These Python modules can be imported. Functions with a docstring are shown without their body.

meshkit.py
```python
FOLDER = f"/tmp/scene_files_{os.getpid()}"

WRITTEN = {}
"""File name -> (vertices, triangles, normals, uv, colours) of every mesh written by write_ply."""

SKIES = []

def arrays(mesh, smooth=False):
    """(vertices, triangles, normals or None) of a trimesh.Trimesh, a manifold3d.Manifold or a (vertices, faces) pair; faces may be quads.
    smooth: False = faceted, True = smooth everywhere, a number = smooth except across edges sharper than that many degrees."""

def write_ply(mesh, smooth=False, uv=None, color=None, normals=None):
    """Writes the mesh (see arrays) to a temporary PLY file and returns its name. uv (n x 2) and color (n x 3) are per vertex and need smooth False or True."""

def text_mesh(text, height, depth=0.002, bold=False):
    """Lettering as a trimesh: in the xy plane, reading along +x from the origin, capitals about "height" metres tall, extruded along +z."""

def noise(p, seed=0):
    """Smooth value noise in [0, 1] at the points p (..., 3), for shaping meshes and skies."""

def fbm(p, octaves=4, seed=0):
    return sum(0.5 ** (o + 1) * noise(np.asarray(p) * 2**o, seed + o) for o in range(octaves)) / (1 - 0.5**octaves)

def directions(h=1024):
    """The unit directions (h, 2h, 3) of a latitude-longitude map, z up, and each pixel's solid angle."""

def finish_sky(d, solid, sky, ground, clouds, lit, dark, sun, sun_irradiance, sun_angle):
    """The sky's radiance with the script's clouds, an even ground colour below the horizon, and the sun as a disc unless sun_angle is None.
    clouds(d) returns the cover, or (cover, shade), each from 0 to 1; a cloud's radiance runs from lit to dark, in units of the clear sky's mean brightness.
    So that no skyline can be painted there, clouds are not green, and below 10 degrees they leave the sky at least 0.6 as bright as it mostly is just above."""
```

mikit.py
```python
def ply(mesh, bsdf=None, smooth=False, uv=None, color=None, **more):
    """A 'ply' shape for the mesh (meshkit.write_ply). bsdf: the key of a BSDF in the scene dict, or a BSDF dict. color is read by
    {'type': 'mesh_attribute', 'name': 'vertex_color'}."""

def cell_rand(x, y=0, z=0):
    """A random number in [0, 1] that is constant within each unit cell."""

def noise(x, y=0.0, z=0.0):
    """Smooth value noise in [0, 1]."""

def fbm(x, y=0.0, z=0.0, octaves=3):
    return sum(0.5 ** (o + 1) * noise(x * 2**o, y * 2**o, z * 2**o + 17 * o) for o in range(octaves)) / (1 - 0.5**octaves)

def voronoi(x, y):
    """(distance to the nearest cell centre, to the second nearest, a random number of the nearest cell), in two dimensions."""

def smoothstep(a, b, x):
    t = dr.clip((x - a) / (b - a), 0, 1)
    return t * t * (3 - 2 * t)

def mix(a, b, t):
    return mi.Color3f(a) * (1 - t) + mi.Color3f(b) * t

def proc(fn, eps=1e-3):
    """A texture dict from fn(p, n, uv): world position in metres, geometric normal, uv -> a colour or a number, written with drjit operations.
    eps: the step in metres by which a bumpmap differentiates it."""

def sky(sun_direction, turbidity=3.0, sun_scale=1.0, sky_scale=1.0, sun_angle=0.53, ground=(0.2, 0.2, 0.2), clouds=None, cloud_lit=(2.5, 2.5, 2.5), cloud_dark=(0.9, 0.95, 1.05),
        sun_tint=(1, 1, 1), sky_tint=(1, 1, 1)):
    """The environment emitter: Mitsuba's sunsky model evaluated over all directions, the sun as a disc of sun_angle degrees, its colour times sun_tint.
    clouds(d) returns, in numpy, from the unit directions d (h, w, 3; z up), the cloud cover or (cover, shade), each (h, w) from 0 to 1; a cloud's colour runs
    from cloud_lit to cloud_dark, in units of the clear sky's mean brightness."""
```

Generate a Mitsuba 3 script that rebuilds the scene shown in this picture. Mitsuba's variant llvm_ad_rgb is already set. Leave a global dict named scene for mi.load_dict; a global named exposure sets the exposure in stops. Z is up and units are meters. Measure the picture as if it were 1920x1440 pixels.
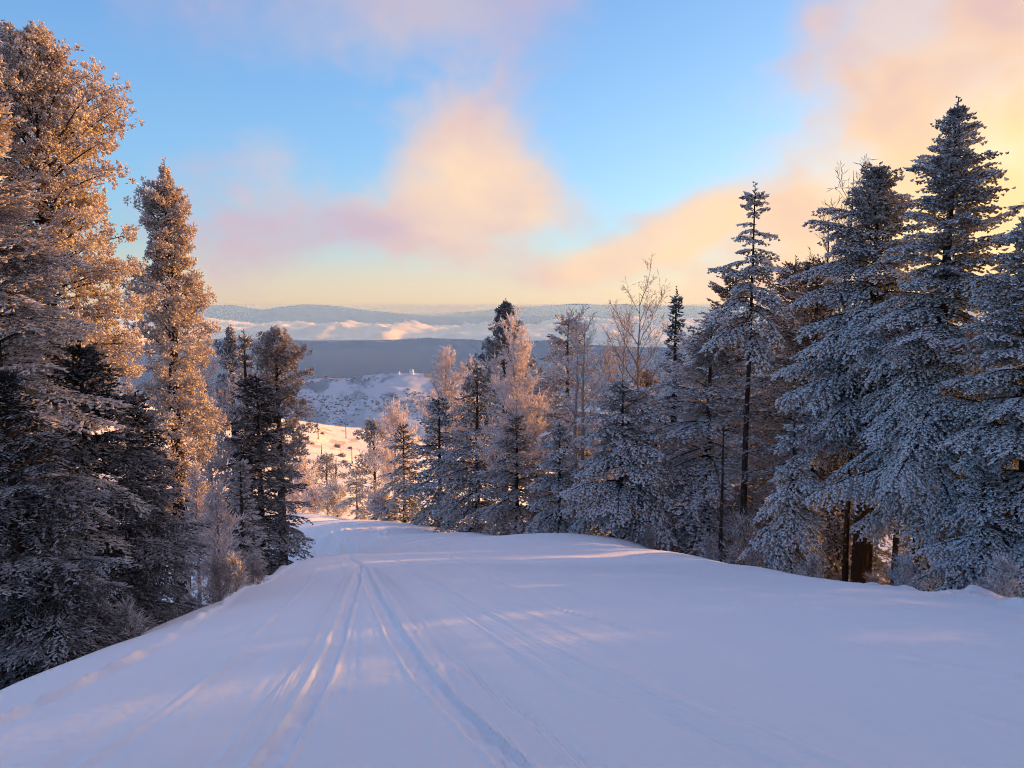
import math
import numpy as np, trimesh, drjit as dr, mitsuba as mi, mikit, meshkit
from scipy.interpolate import RBFInterpolator
from mikit import proc, noise, fbm, smoothstep, mix
T = mi.ScalarTransform4f
scene, labels = {'type': 'scene'}, {}

# ------------------------------------------------------------------ camera, sky, exposure
PITCH = 5.83
_c, _s = math.cos(math.radians(PITCH)), math.sin(math.radians(PITCH))
scene['camera'] = {'type': 'perspective', 'fov': 67.01, 'fov_axis': 'x', 'near_clip': 0.1, 'far_clip': 6e5,
                   'to_world': T().look_at(origin=[0, 0, 0], target=[0, _c, -_s], up=[0, 0, 1])}
SUN_AZ, SUN_EL = 58.0, 6.3
SUN = np.array([math.sin(math.radians(SUN_AZ)) * math.cos(math.radians(SUN_EL)), math.cos(math.radians(SUN_AZ)) * math.cos(math.radians(SUN_EL)), math.sin(math.radians(SUN_EL))])
exposure = 3.47
HAZE = 2.3e-5


def ss(a, b, x):
    t = np.clip((x - a) / (b - a), 0, 1)
    return t * t * (3 - 2 * t)


def clouds(d):
    az = np.degrees(np.arctan2(d[..., 0], d[..., 1]))
    el = np.degrees(np.arcsin(np.clip(d[..., 2], -1, 1)))
    q = np.stack([az * .07, el * .10, np.zeros_like(az)], -1)
    wob = meshkit.fbm(q * 1.6 + 3.1, 5, 4) - .5
    wob2 = meshkit.fbm(q * 1.3 + 11.7, 5, 9) - .5
    fine = meshkit.fbm(q * 4.5 + 5.0, 4, 21) - .5

    qq = np.stack([az * .16 + wob * 1.6, el * .24 + wob2 * 1.6, np.zeros_like(az)], -1)
    wisp = meshkit.fbm(qq + 7.7, 6, 51) - .5
    fine2 = meshkit.fbm(np.stack([az * .75 + wisp * 3, el * .85 + wob * 2, np.zeros_like(az)], -1) + 3.3, 4, 61) - .5
    tex = wob * .7 + wisp * 1.0 + fine2 * .28

    def blob(a0, e0, ra, re, rot=0.0):
        da, de = az - a0 + wob2 * 4 + wisp * 3, el - e0 + wob * 3 + wisp * 2
        c, s = math.cos(rot), math.sin(rot)
        return np.exp(-(((da * c + de * s) / ra) ** 2 + ((-da * s + de * c) / re) ** 2))
    big = 1.2 * blob(-4.4, 10.0, 6.2, 6.4) + .8 * blob(-3.5, 5.2, 8.5, 3.0) + .55 * blob(1.4, 7.2, 3.6, 3.0) + .62 * blob(-17.0, 9.8, 3.4, 3.8) + .38 * blob(-16.5, 5.0, 8.5, 2.6) + .15 * blob(-11, 8, 4, 4)
    big = ss(.12, 1.2, big + tex * 1.35 + fine2 * .2) * .88
    band = 1.05 * blob(12.6, 6.4, 5.2, 1.7, .42) + .9 * blob(6.5, 3.4, 6.5, 1.5, .2)
    band = ss(.18, .95, band + tex * .8) * .85
    right = ss(-5.0, 7.5, az - (16.2 + .33 * el) + wob * 20 + wisp * 16 + fine2 * 4) * (1 - .55 * ss(60, 95, az))
    right = right * (.72 + .28 * ss(-.12, .1, wob2 + .6 * wisp))
    top = ss(.12, 1.1, .9 * blob(-4.5, 21, 12, 5.5) + .5 * blob(-26, 20, 9, 6) + tex * .9) * .62
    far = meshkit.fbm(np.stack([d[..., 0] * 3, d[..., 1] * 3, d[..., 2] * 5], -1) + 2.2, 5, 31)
    away = ss(.48, .68, far) * .85 * ss(44, 70, np.abs(az - 5))  # clouds added out of view, cover raised to warm the ambient light
    low = .9 * (1 - ss(.6, 5.6, el)) * (.45 + .55 * np.exp(-((az - SUN_AZ) / 70) ** 2))
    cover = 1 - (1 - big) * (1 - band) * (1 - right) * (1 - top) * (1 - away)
    warm = np.exp(-((az - 36) / 17) ** 2) * np.exp(-((el - 4.5) / 8.0) ** 2)
    shade = .76 - .70 * warm - .34 * blob(-2.5, 8.5, 4.5, 5) + .25 * wob2 + 1.15 * wisp - .32 * band - .24 * right + .15 * ss(13, 24, el) + .14 * (1 - ss(-26, -10, az))
    shade = np.clip(shade, 0, 1)
    total = 1 - (1 - cover) * (1 - low)
    shade = (shade * cover + (.30 - .22 * ss(-5, 25, az)) * low * (1 - cover)) / np.maximum(cover + low * (1 - cover), 1e-4)
    return total, shade


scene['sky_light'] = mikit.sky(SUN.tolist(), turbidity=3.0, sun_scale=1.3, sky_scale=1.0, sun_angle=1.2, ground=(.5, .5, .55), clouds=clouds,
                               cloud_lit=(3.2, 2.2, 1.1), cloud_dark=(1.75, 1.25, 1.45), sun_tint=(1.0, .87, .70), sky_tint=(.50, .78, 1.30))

# ------------------------------------------------------------------ materials


def D(c):
    return {'type': 'diffuse', 'reflectance': c if isinstance(c, dict) else {'type': 'rgb', 'value': list(c)}}


def frosted(needle, white, lo, hi, k=6.0, through=0.0):
    """Needles under rime: snow lies on what faces up, patchy."""
    def fn(p, n, uv):
        a = noise(p.x * k, p.y * k, p.z * k)
        b = noise(p.x * .9, p.y * .9, p.z * .9)
        f = smoothstep(lo, hi, n.z + (a - .5) * .7 + (b - .5) * .6)
        return mix(needle, white, f)
    if through:
        return {'type': 'principledthin', 'base_color': proc(fn), 'roughness': .8, 'diff_trans': through, 'eta': 1.2}
    return {'type': 'twosided', 'b': D(proc(fn))}


WHITE = (.80, .80, .82)
FROST = dict(
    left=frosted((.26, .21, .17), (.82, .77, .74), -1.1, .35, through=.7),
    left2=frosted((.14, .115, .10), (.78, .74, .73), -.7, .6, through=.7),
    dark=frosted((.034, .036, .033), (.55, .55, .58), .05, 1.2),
    grey=frosted((.13, .125, .125), (.76, .75, .77), -.75, .6),
    pale=frosted((.20, .19, .19), (.82, .80, .81), -.95, .5),
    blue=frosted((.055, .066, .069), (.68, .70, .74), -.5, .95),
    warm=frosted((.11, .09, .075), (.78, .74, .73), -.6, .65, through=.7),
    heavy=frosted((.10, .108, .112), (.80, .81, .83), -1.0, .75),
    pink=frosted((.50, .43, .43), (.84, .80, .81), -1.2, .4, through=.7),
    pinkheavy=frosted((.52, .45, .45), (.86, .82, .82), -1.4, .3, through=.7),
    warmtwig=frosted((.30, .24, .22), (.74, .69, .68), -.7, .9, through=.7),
    darktwig=frosted((.10, .08, .075), (.5, .47, .47), -.3, 1.2))
for k_, v_ in FROST.items():
    scene['frost_' + k_] = v_


def bark_fn(p, n, uv):
    a = noise(p.x * 22, p.y * 22, p.z * 5)
    b = noise(p.x * 3 + 9, p.y * 3, p.z * 1.3)
    rime = smoothstep(.62, .95, noise(p.x * 14, p.y * 14, p.z * 9) + .25 * n.z) * .55
    return mix(mix((.030, .024, .020), (.085, .066, .054), a * (.4 + .6 * b)), (.6, .6, .62), rime * smoothstep(.35, .75, b + .5 * n.z))


def palebark_fn(p, n, uv):
    a = noise(p.x * 20, p.y * 20, p.z * 8)
    return mix((.20, .17, .155), (.42, .38, .36), a)


scene['bark'] = {'type': 'twosided', 'b': D(proc(bark_fn))}
scene['pale_bark'] = {'type': 'twosided', 'b': D(proc(palebark_fn))}
scene['rimed_wood'] = frosted((.06, .05, .045), (.78, .78, .8), -.1, .7)


def snow_fn(p, n, uv):
    a = fbm(p.x * .35, p.y * .22, 0.0, 3)
    b = noise(p.x * 40, p.y * 40, p.z * 40)
    return mix((.82, .82, .84), (.90, .90, .915), .7 * a + .3 * b)


def lanes(x, y):
    """The groomed lanes draw together towards the brow of the run: the same value along each lane."""
    return (x + 4.1) / (20.6 - y)


def snow_relief(p, n, uv):
    w = lanes(p.x, dr.minimum(p.y, 19.5))
    near = 1 - smoothstep(15.5, 19.0, p.y)
    cord = dr.sin(w * (2 * math.pi / .0023)) * .0022 * near
    m1 = smoothstep(.146, .152, w) * (1 - smoothstep(.163, .168, w))
    m2 = smoothstep(.238, .250, w) * (1 - smoothstep(.270, .276, w))
    grain = (fbm(p.x * 24, p.y * 19, p.z * 19, 4) - .5) * .013
    soft = ((fbm(w * 75.0, p.y * .30, 2.0, 4) - .5) * .036 + dr.sin(w * (2 * math.pi / .0065)) * .0012 * smoothstep(.4, .7, noise(w * 9.0, p.y * .12, 8.0))) * near
    return cord * (m1 + m2) + grain + soft


scene['snow'] = {'type': 'twosided', 'b': {'type': 'bumpmap', 'scale': 1.0, 't': proc(snow_relief, 4e-3),
                 'b': {'type': 'principled', 'base_color': proc(snow_fn), 'roughness': .75, 'specular': .25}}}

# ------------------------------------------------------------------ the snow slope
from scipy.interpolate import RBFInterpolator
GC=[]
for y in (-30,-12,-4,0,3,6,9,13,18,23):
    for x in (-5,-2.5,0,3,6):
        GC.append((x,y,-1.65-.211*y-.0021*max(y,0)*abs(y)-.004*x*x-max(0,-x-1.4)**2*.030*min(1,max(0,(24-y)/12))))
GC+=[(7.69,18.00,-6.77),(8.73,17.00,-6.62),(9.89,16.50,-6.55),(6.83,20.00,-7.10),(11.4,15,-6.35),(10.7,17.5,-7.2),(9.6,20,-7.85),(8.9,23,-8.62),(7.9,27,-9.45),(6.4,31,-10.3),(5.8,34,-10.65),(2.4,38,-11.66),(-1.8,42,-12.8),
(-4.1,32,-10.33),(-5.56,28,-9.35),(-7.4,26,-8.81),(-7.5,22,-8.0),(-6.45,9.30,-4.81),(-6.65,11.00,-5.32),(-6.97,13.50,-6.02),(-7.08,16.50,-6.78),(-6.2,7,-4.2),(-6.6,3,-3.3),(-6.6,0,-2.6),(-7.4,-5,-1.5),(-7.4,-20,2),
# right shoulder and forest floor dropping away
(8.5,5,-3.05),(9.5,10,-4.55),(11,3,-2.9),(14,8,-4.9),(15,13,-7.1),(14,17,-8.6),(13,20,-9.6),(12.5,24,-10.9),(12,27,-11.8),(12,31,-12.7),(11,36,-14.),(8,42,-15.5),(4,48,-17),(24,16,-9.5),(24,30,-15),(20,45,-19.5),(40,20,-13.5),(40,45,-22),(60,30,-20),(16,0,-3.0),(30,0,-5.5),(14,-15,0),(40,-20,-2),(80,0,-16),(80,60,-36),(40,90,-38),(10,75,-28),(60,140,-55),(110,120,-60),
# left drop under the trees
(-9,26,-9.9),(-9.2,22,-9.2),(-9,16.5,-8.3),(-9,13,-7.7),(-9,10,-6.9),(-9.2,7,-6.2),(-9.5,3,-5.2),(-13,12,-8.6),(-13,20,-10.5),(-12,28,-11.8),(-18,15,-10.6),(-20,28,-14.6),(-14,38,-15.0),(-20,45,-18),(-30,20,-15),(-35,40,-20),(-40,0,-12),(-16,0,-5.5),(-50,-20,-12),(-60,60,-32),(-40,75,-27),(-16,-20,-.5),
# the run further down
(-7.5,33,-11.0),(-6,38,-12.2),(-8,45,-13.95),(-5,50,-15.2),(-12,50,-15.2),(-.6,46,-13.95),(-5,55,-16.36),(-6.8,60,-17.41),(-12,66,-18.7),(-17.8,74,-21.2),(-24,85,-23.3),(-16,58,-17.0),(-22,70,-20.3),(-10,72,-20.8),(-4,66,-20.2),(2,58,-19.),(-14,82,-24.),(-22,95,-27),(-32,100,-28),(-40,115,-34),(-20,120,-38),(10,130,-48),(-80,120,-50),(-60,160,-60)]
GC=np.array(GC,float)
_r=RBFInterpolator(GC[:,:2],GC[:,2],kernel='thin_plate_spline',smoothing=.05)
def gz0(x,y):
    x,y=np.broadcast_arrays(np.asarray(x,float),np.asarray(y,float))
    return _r(np.stack([x.ravel(),y.ravel()],1)).reshape(x.shape)



def path(pts):
    a = np.array(pts, float)
    return lambda y: np.interp(y, a[:, 1], a[:, 0])


TRACK_L = path([(-1.34, 2), (-1.36, 4.05), (-1.42, 4.9), (-1.55, 6.04), (-1.83, 7.84), (-2.31, 10.6), (-2.95, 14.2), (-4.02, 19.7), (-6.3, 28)])
TRACK_R = path([(.55, 2), (.01, 4.02), (-.28, 4.76), (-.67, 5.83), (-1.16, 7.53), (-1.94, 10.65), (-2.88, 14.75), (-3.94, 19.5), (-6.2, 28)])
EDGES = [(path([(-1.6, 2), (-1.66, 4.06), (-1.75, 5.03), (-1.81, 6.05), (-2.0, 7.53), (-2.53, 10.57), (-3.42, 15.52), (-6, 26)]), .020, .026),
         (path([(1.1, 2), (.44, 4.02), (.17, 4.74), (-.2, 5.64), (-.7, 7.), (-1.23, 8.84), (-2.02, 12.1), (-3.56, 18.59), (-5.8, 27)]), -.022, .020),
         (path([(.25, 2), (-.05, 4.02), (-.3, 5.0), (-.62, 6.5), (-1.0, 8.3), (-1.75, 11.5), (-3.5, 18.59), (-5.8, 27)]), -.014, .030),
         (path([(6, 4.8), (4.22, 6.23), (3.23, 7.02), (1.48, 7.63), (.55, 9.57), (-.27, 12.85), (-1.7, 21.75), (-2.5, 30)]), .045, .035),
         (path([(2.9, 2), (1.72, 4.38), (.98, 5.63), (.21, 7.47), (-.58, 10.12), (-1.63, 14.37), (-3.48, 22.32)]), .032, .04),
         (path([(2.3, 2), (1.3, 4.38), (.6, 5.63), (-.1, 7.47), (-.85, 10.12), (-1.9, 14.37), (-3.6, 22.32)]), -.024, .035),
         (path([(-2.45, 2), (-2.46, 4.16), (-2.46, 5.15), (-2.59, 6.8), (-3.1, 9.86), (-3.92, 14.5), (-5.2, 20)]), .026, .03),
         (path([(-2.9, 2), (-2.85, 5), (-2.9, 6.6), (-3.3, 9.3), (-4.2, 14), (-5.8, 21)]), -.006, .05)]
BERM = path([(-3.9, 1), (-3.85, 4.6), (-3.80, 5.5), (-3.79, 6.4), (-3.9, 7.6), (-4.25, 9.7), (-4.72, 11.7), (-5.25, 13.7), (-5.85, 16.5), (-6.35, 19.5), (-6.75, 22), (-7.2, 25), (-8, 30)])


def relief(x, y):
    z = np.zeros_like(x)
    p = np.stack([x, y, np.zeros_like(x)], -1)
    z += (meshkit.fbm(p * [.22, .16, 1], 3, 2) - .5) * .22 * ss(2, 30, y)
    z += (meshkit.fbm(p * [1.3, .55, 1], 3, 5) - .5) * .035
    near = (y > 1) * (1 - ss(22, 27, y))
    rough = meshkit.fbm(p * [9, 6, 1], 3, 8)
    lump = np.maximum(0, meshkit.noise(p * [5.5, 3.2, 1], 12) - .66) * .16
    for c, w, dpt, seed in ((TRACK_L(y), .080, .034, 3), (TRACK_R(y), .088, .030, 6)):
        w = w + .02 * (meshkit.noise(p * [0, 1.2, 1], seed) - .5)
        u = np.abs(x - c)
        trench = 1 - ss(w * .80, w * 1.08, u)
        bank = np.exp(-((u - w * 1.2) / .022) ** 2)
        foot = np.maximum(0, meshkit.noise(p * [6, 2.2, 1], seed + 40) - .70) * .18 * np.exp(-(u / .08) ** 2)
        z += near * (-dpt * trench * (.75 + .5 * rough) + bank * .022 * (.1 + 1.3 * rough) + trench * (rough - .5) * .055 - foot + lump * .25 * trench)
    for f, amp, w in EDGES:
        u = x - f(y)
        z += near * .6 * amp * np.exp(-(u / w) ** 2) * (.6 + .6 * meshkit.noise(p * [0, .8, 1], 17))
    b = x - BERM(y)
    ok = near
    crumb = meshkit.noise(p * [8, 4.5, 1], 23) * .6 + meshkit.noise(p * [17, 11, 1], 24) * .4
    z += ok * (np.exp(-(b / .085) ** 2) * (.03 + .11 * np.maximum(0, crumb - .25)) - .045 * ss(.0, -.16, -b * -1) * 0)
    z += ok * (-.07) * (1 - ss(-.18, .0, b)) * np.exp(-np.maximum(0, -b - .2) / 2.0)
    edge = np.maximum(ss(6.3, 8.5, x) * (y > 4), ss(6.6, 8.2, -x)) * (y > 2) * (1 - ss(45, 60, y))
    z += edge * (np.maximum(0, meshkit.noise(p * [1.9, 1.4, 1], 71) - .5) * .42 + np.maximum(0, meshkit.noise(p * [5, 4, 1], 72) - .55) * .20)
    # a few clods beside the tracks
    for cx, cy, r, h in ((-.62, 6.3, .035, .035), (-.47, 6.15, .02, .02), (-1.25, 5.6, .03, .03), (-1.0, 7.9, .025, .03)):
        z += h * np.exp(-(((x - cx) / r) ** 2 + ((y - cy) / (r * 1.6)) ** 2))
    return z


def ground(x, y, fine=True):
    z = gz0(x, y)
    return z + relief(np.asarray(x, float), np.asarray(y, float)) if fine else z


def grid_faces(n, m):
    i, j = np.meshgrid(np.arange(n - 1), np.arange(m - 1), indexing='ij')
    a = (i * m + j).ravel()
    q = np.stack([a, a + 1, a + m + 1, a + m], 1)
    return np.vstack([q[:, [0, 2, 1]], q[:, [0, 3, 2]]])


def polar():
    az = np.concatenate([np.linspace(-180, -48, 40)[:-1], np.linspace(-48, -36, 25)[:-1], np.arange(-36, 36, .115), np.linspace(36, 48, 25)[:-1], np.linspace(48, 180, 40)])
    r = [.4, .8, 1.4, 2.0, 2.6]
    while r[-1] < 150:
        r.append(r[-1] * (1.014 if 3 < r[-1] < 24 else 1.035))
    r = np.array(r)
    R_, A = np.meshgrid(r, np.radians(az), indexing='ij')
    x, y = R_ * np.sin(A), R_ * np.cos(A)
    v = np.stack([x, y, ground(x, y)], -1).reshape(-1, 3)
    v = np.vstack([v, [[0, 0, float(ground(np.array([0.]), np.array([0.]))[0])]]])
    f = grid_faces(len(r), len(az))
    k = np.arange(len(az) - 1)
    f = np.vstack([f, np.stack([k, k + 1, np.full_like(k, len(v) - 1)], 1)])
    return trimesh.Trimesh(v, f, process=False)


def put(key, mesh, bsdf, smooth=False, **kw):
    scene[key] = mikit.ply(mesh, bsdf, smooth=smooth, **kw)
    return key


def tag(key, label, cat=None, group=None, kind=None):
    labels[key] = {'label': label}
    for k, v in (('category', cat), ('group', group), ('kind', kind)):
        if v:
            labels[key][k] = v


_used = {}


def name_of(base):
    _used[base] = _used.get(base, 0) + 1
    return base if _used[base] == 1 else f'{base}_{_used[base] - 1:03d}'


m = polar()
nrm = np.cross(m.vertices[m.faces[:, 1]] - m.vertices[m.faces[:, 0]], m.vertices[m.faces[:, 2]] - m.vertices[m.faces[:, 0]])[:, 2]
if np.median(nrm) < 0:
    m.faces = m.faces[:, ::-1]
put('snow_slope', m, 'snow', smooth=True)
tag('snow_slope', 'groomed white snow slope with vehicle tracks running down between the trees', 'snow slope', kind='structure')

# ------------------------------------------------------------------ trees: fingers (frosted needle sprays), tubes
TET = np.array([[1, 0, 2], [0, 1, 3], [3, 2, 0], [2, 3, 1]])


def nz(v):
    return v / np.maximum(np.linalg.norm(v, axis=-1, keepdims=True), 1e-9)


def finger_mesh(p, d, n, l, w, th):
    d = nz(d)
    side = nz(np.cross(d, n))
    up = np.cross(side, d)
    a = p + d * (l * .38)[:, None] - up * th[:, None]
    v = np.stack([p, p + d * l[:, None] - up * (th * .25)[:, None], a + side * w[:, None] * .5, a - side * w[:, None] * .5 + d * (l * .2)[:, None]], 1)
    f = TET[None] + (np.arange(len(p)) * 4)[:, None, None]
    return v.reshape(-1, 3), f.reshape(-1, 3)


def tubes(P_, rad, sides=4):
    """P_ (N, K, 3) polylines, rad (N, K)."""
    N, K, _ = P_.shape
    t = nz(np.gradient(P_, axis=1))
    ref = np.where(np.abs(t[..., 2:3]) < .9, np.array([0, 0, 1.]), np.array([1., 0, 0]))
    a = nz(np.cross(t, ref))
    b = np.cross(t, a)
    g = np.arange(sides) * 2 * np.pi / sides
    v = P_[:, :, None] + rad[:, :, None, None] * (np.cos(g)[:, None] * a[:, :, None] + np.sin(g)[:, None] * b[:, :, None])
    i, j = np.meshgrid(np.arange(K - 1), np.arange(sides), indexing='ij')
    q = np.stack([i * sides + j, i * sides + (j + 1) % sides, (i + 1) * sides + (j + 1) % sides, (i + 1) * sides + j], -1).reshape(-1, 4)
    q = np.vstack([q[:, [0, 1, 2]], q[:, [0, 2, 3]]])
    f = q[None] + (np.arange(N) * K * sides)[:, None, None]
    return v.reshape(-1, 3), f.reshape(-1, 3)


def cat_mesh(parts):
    v, f, o = [], [], 0
    for a, b in parts:
        v.append(a)
        f.append(b + o)
        o += len(a)
    return np.vstack(v), np.vstack(f)


def fir_bough(rng, L, fs, droop, hang):
    fat = 1.0 + .45 * (hang > .9)
    fs = fs * (.78 if hang == .55 else .86 if hang > .9 else 1.0)
    """Finger arrays of one flat spray along +x, and its axis."""
    sp = .088 * fs ** .8
    lift, sag = rng.uniform(.05, .25), droop * rng.uniform(.7, 1.3)
    bend = rng.normal(0, .12)

    def axis(s):
        return np.stack([L * s, bend * L * s * s, L * (lift * s - sag * s * s)], -1)
    n = max(3, int(L / sp))
    P, Dd = [], []
    for i in range(n):
        s = .10 + .90 * (i + rng.uniform(-.3, .3)) / n
        s = min(max(s, .05), 1)
        o = axis(np.array(s))
        for sd in (-1, 1):
            tl = (.52 * L ** .8) * (1 - .80 * s) ** .8 * (.55 + .45 * min(1, s / .25)) * rng.uniform(.55, 1.2) + .10
            ang = sd * math.radians(rng.uniform(38, 66))
            td = np.array([math.cos(ang), math.sin(ang), rng.uniform(-.35, .05) - sag * s])
            k = max(1, int(round(tl / (sp * 1.15))))
            u = (np.arange(k) + .35 + rng.uniform(-.3, .3, k)) / k
            pp = o + td * (tl * u)[:, None]
            pp[:, 2] -= .35 * (tl * u) ** 2
            a2 = ang + rng.choice([-1, 1], k) * rng.uniform(.2, .9, k)
            dd = np.stack([np.cos(a2), np.sin(a2), -hang * rng.uniform(.2, 1.0, k) * (.4 + 1.1 * u * min(1., s + .3)) + .12], -1)
            P.append(pp)
            Dd.append(dd)
    tip = axis(np.array([.9, 1.0]))
    P.append(tip)
    Dd.append(np.array([[1, .2, -hang * .5], [1, -.2, -hang * .5]]))
    P, Dd = np.vstack(P), np.vstack(Dd)
    k = len(P)
    l = rng.uniform(.11, .23, k) * fs ** .75 / fat ** .5
    w = rng.uniform(.05, .085, k) * fs ** .8 * fat
    return P, Dd, l, w, w * rng.uniform(.5, .8, k), axis(np.linspace(0, .92, 5))


def pine_bough(rng, L, fs, droop, hang):
    """Limb whose side shoots end in rounded tufts of needles."""
    lift, sag = rng.uniform(.15, .45), droop * .6
    bend = rng.normal(0, .15)

    def axis(s):
        return np.stack([L * s, bend * L * s * s, L * (lift * s - sag * s * s)], -1)
    nt = max(4, int(17 * L / fs ** 1.1))
    P, Dd = [], []
    nf = 16
    for i in range(nt):
        s = rng.uniform(.18, 1.0) ** .75
        o = axis(np.array(s))
        spread = (.34 * L ** .7) * (1.05 - .6 * s)
        c = o + rng.normal(0, 1, 3) * [spread * .5, spread * .7, spread * .36] + [0, 0, .04]
        out = nz(np.array([.7, 0, .35]) + (c - o) * 1.2)
        dd = nz(rng.normal(0, 1, (nf, 3)) + out * .9)
        P.append(c + dd * rng.uniform(0, .09, (nf, 1)) * fs ** .7)
        Dd.append(dd)
    P, Dd = np.vstack(P), np.vstack(Dd)
    k = len(P)
    l = rng.uniform(.055, .12, k) * fs ** .75
    w = rng.uniform(.030, .052, k) * fs ** .8
    return P, Dd, l, w, w * rng.uniform(.6, 1.0, k), axis(np.linspace(0, .95, 5))


LENGTHS = (.35, .6, .95, 1.4, 1.95, 2.6, 3.4)
_lib = {}


def library(kind, fs, droop, hang):
    key = (kind, round(fs, 1), droop, hang)
    if key not in _lib:
        rng = np.random.default_rng(hash((kind == 'pine', round(fs * 10), round(droop * 100), round(hang * 100))) % 2**31)
        fn = pine_bough if kind == 'pine' else fir_bough
        _lib[key] = [[fn(rng, L, round(fs, 1), droop, hang) for _ in range(5)] for L in LENGTHS]
    return _lib[key]


PROF = dict(
    cone=lambda t: np.minimum(1, (1 - t) ** .85 * 1.05 + .02) * np.minimum(1, .72 + t * 2.2),
    wide=lambda t: np.minimum(1, 1.08 * (1 - t) ** .66 + .01) * np.minimum(1, .8 + t),
    droop=lambda t: np.minimum(1, (1 - t) ** .75 * 1.1 + .02) * np.minimum(1, .6 + t * 2.5),
    broadcol=lambda t: np.minimum(1, 1.35 * (1 - t) ** .62) * np.minimum(1, .75 + t * 1.5) + .01,
    column=lambda t: np.minimum(1, 3.0 * (1 - t) ** .75) * (.78 + .22 * np.sin(t * 23)) * np.minimum(1, .6 + t * 4),
    thin=lambda t: (1 - t) ** .95 + .02,
    pine=lambda t: np.minimum(1, 1.75 * (1 - t) ** .55) * np.minimum(1, .5 + 1.8 * t) * (.85 + .15 * np.sin(t * 17 + 1)),
    tallthin=lambda t: np.minimum(1, 1.25 * (1 - t) ** .8 + .03))


def rot_z(v, a):
    c, s = np.cos(a), np.sin(a)
    return np.stack([v[..., 0] * c - v[..., 1] * s, v[..., 0] * s + v[..., 1] * c, v[..., 2]], -1)


def rot_y(v, a):        # lifts +x towards +z
    c, s = math.cos(a), math.sin(a)
    return np.stack([v[..., 0] * c - v[..., 2] * s, v[..., 1], v[..., 0] * s + v[..., 2] * c], -1)


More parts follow.
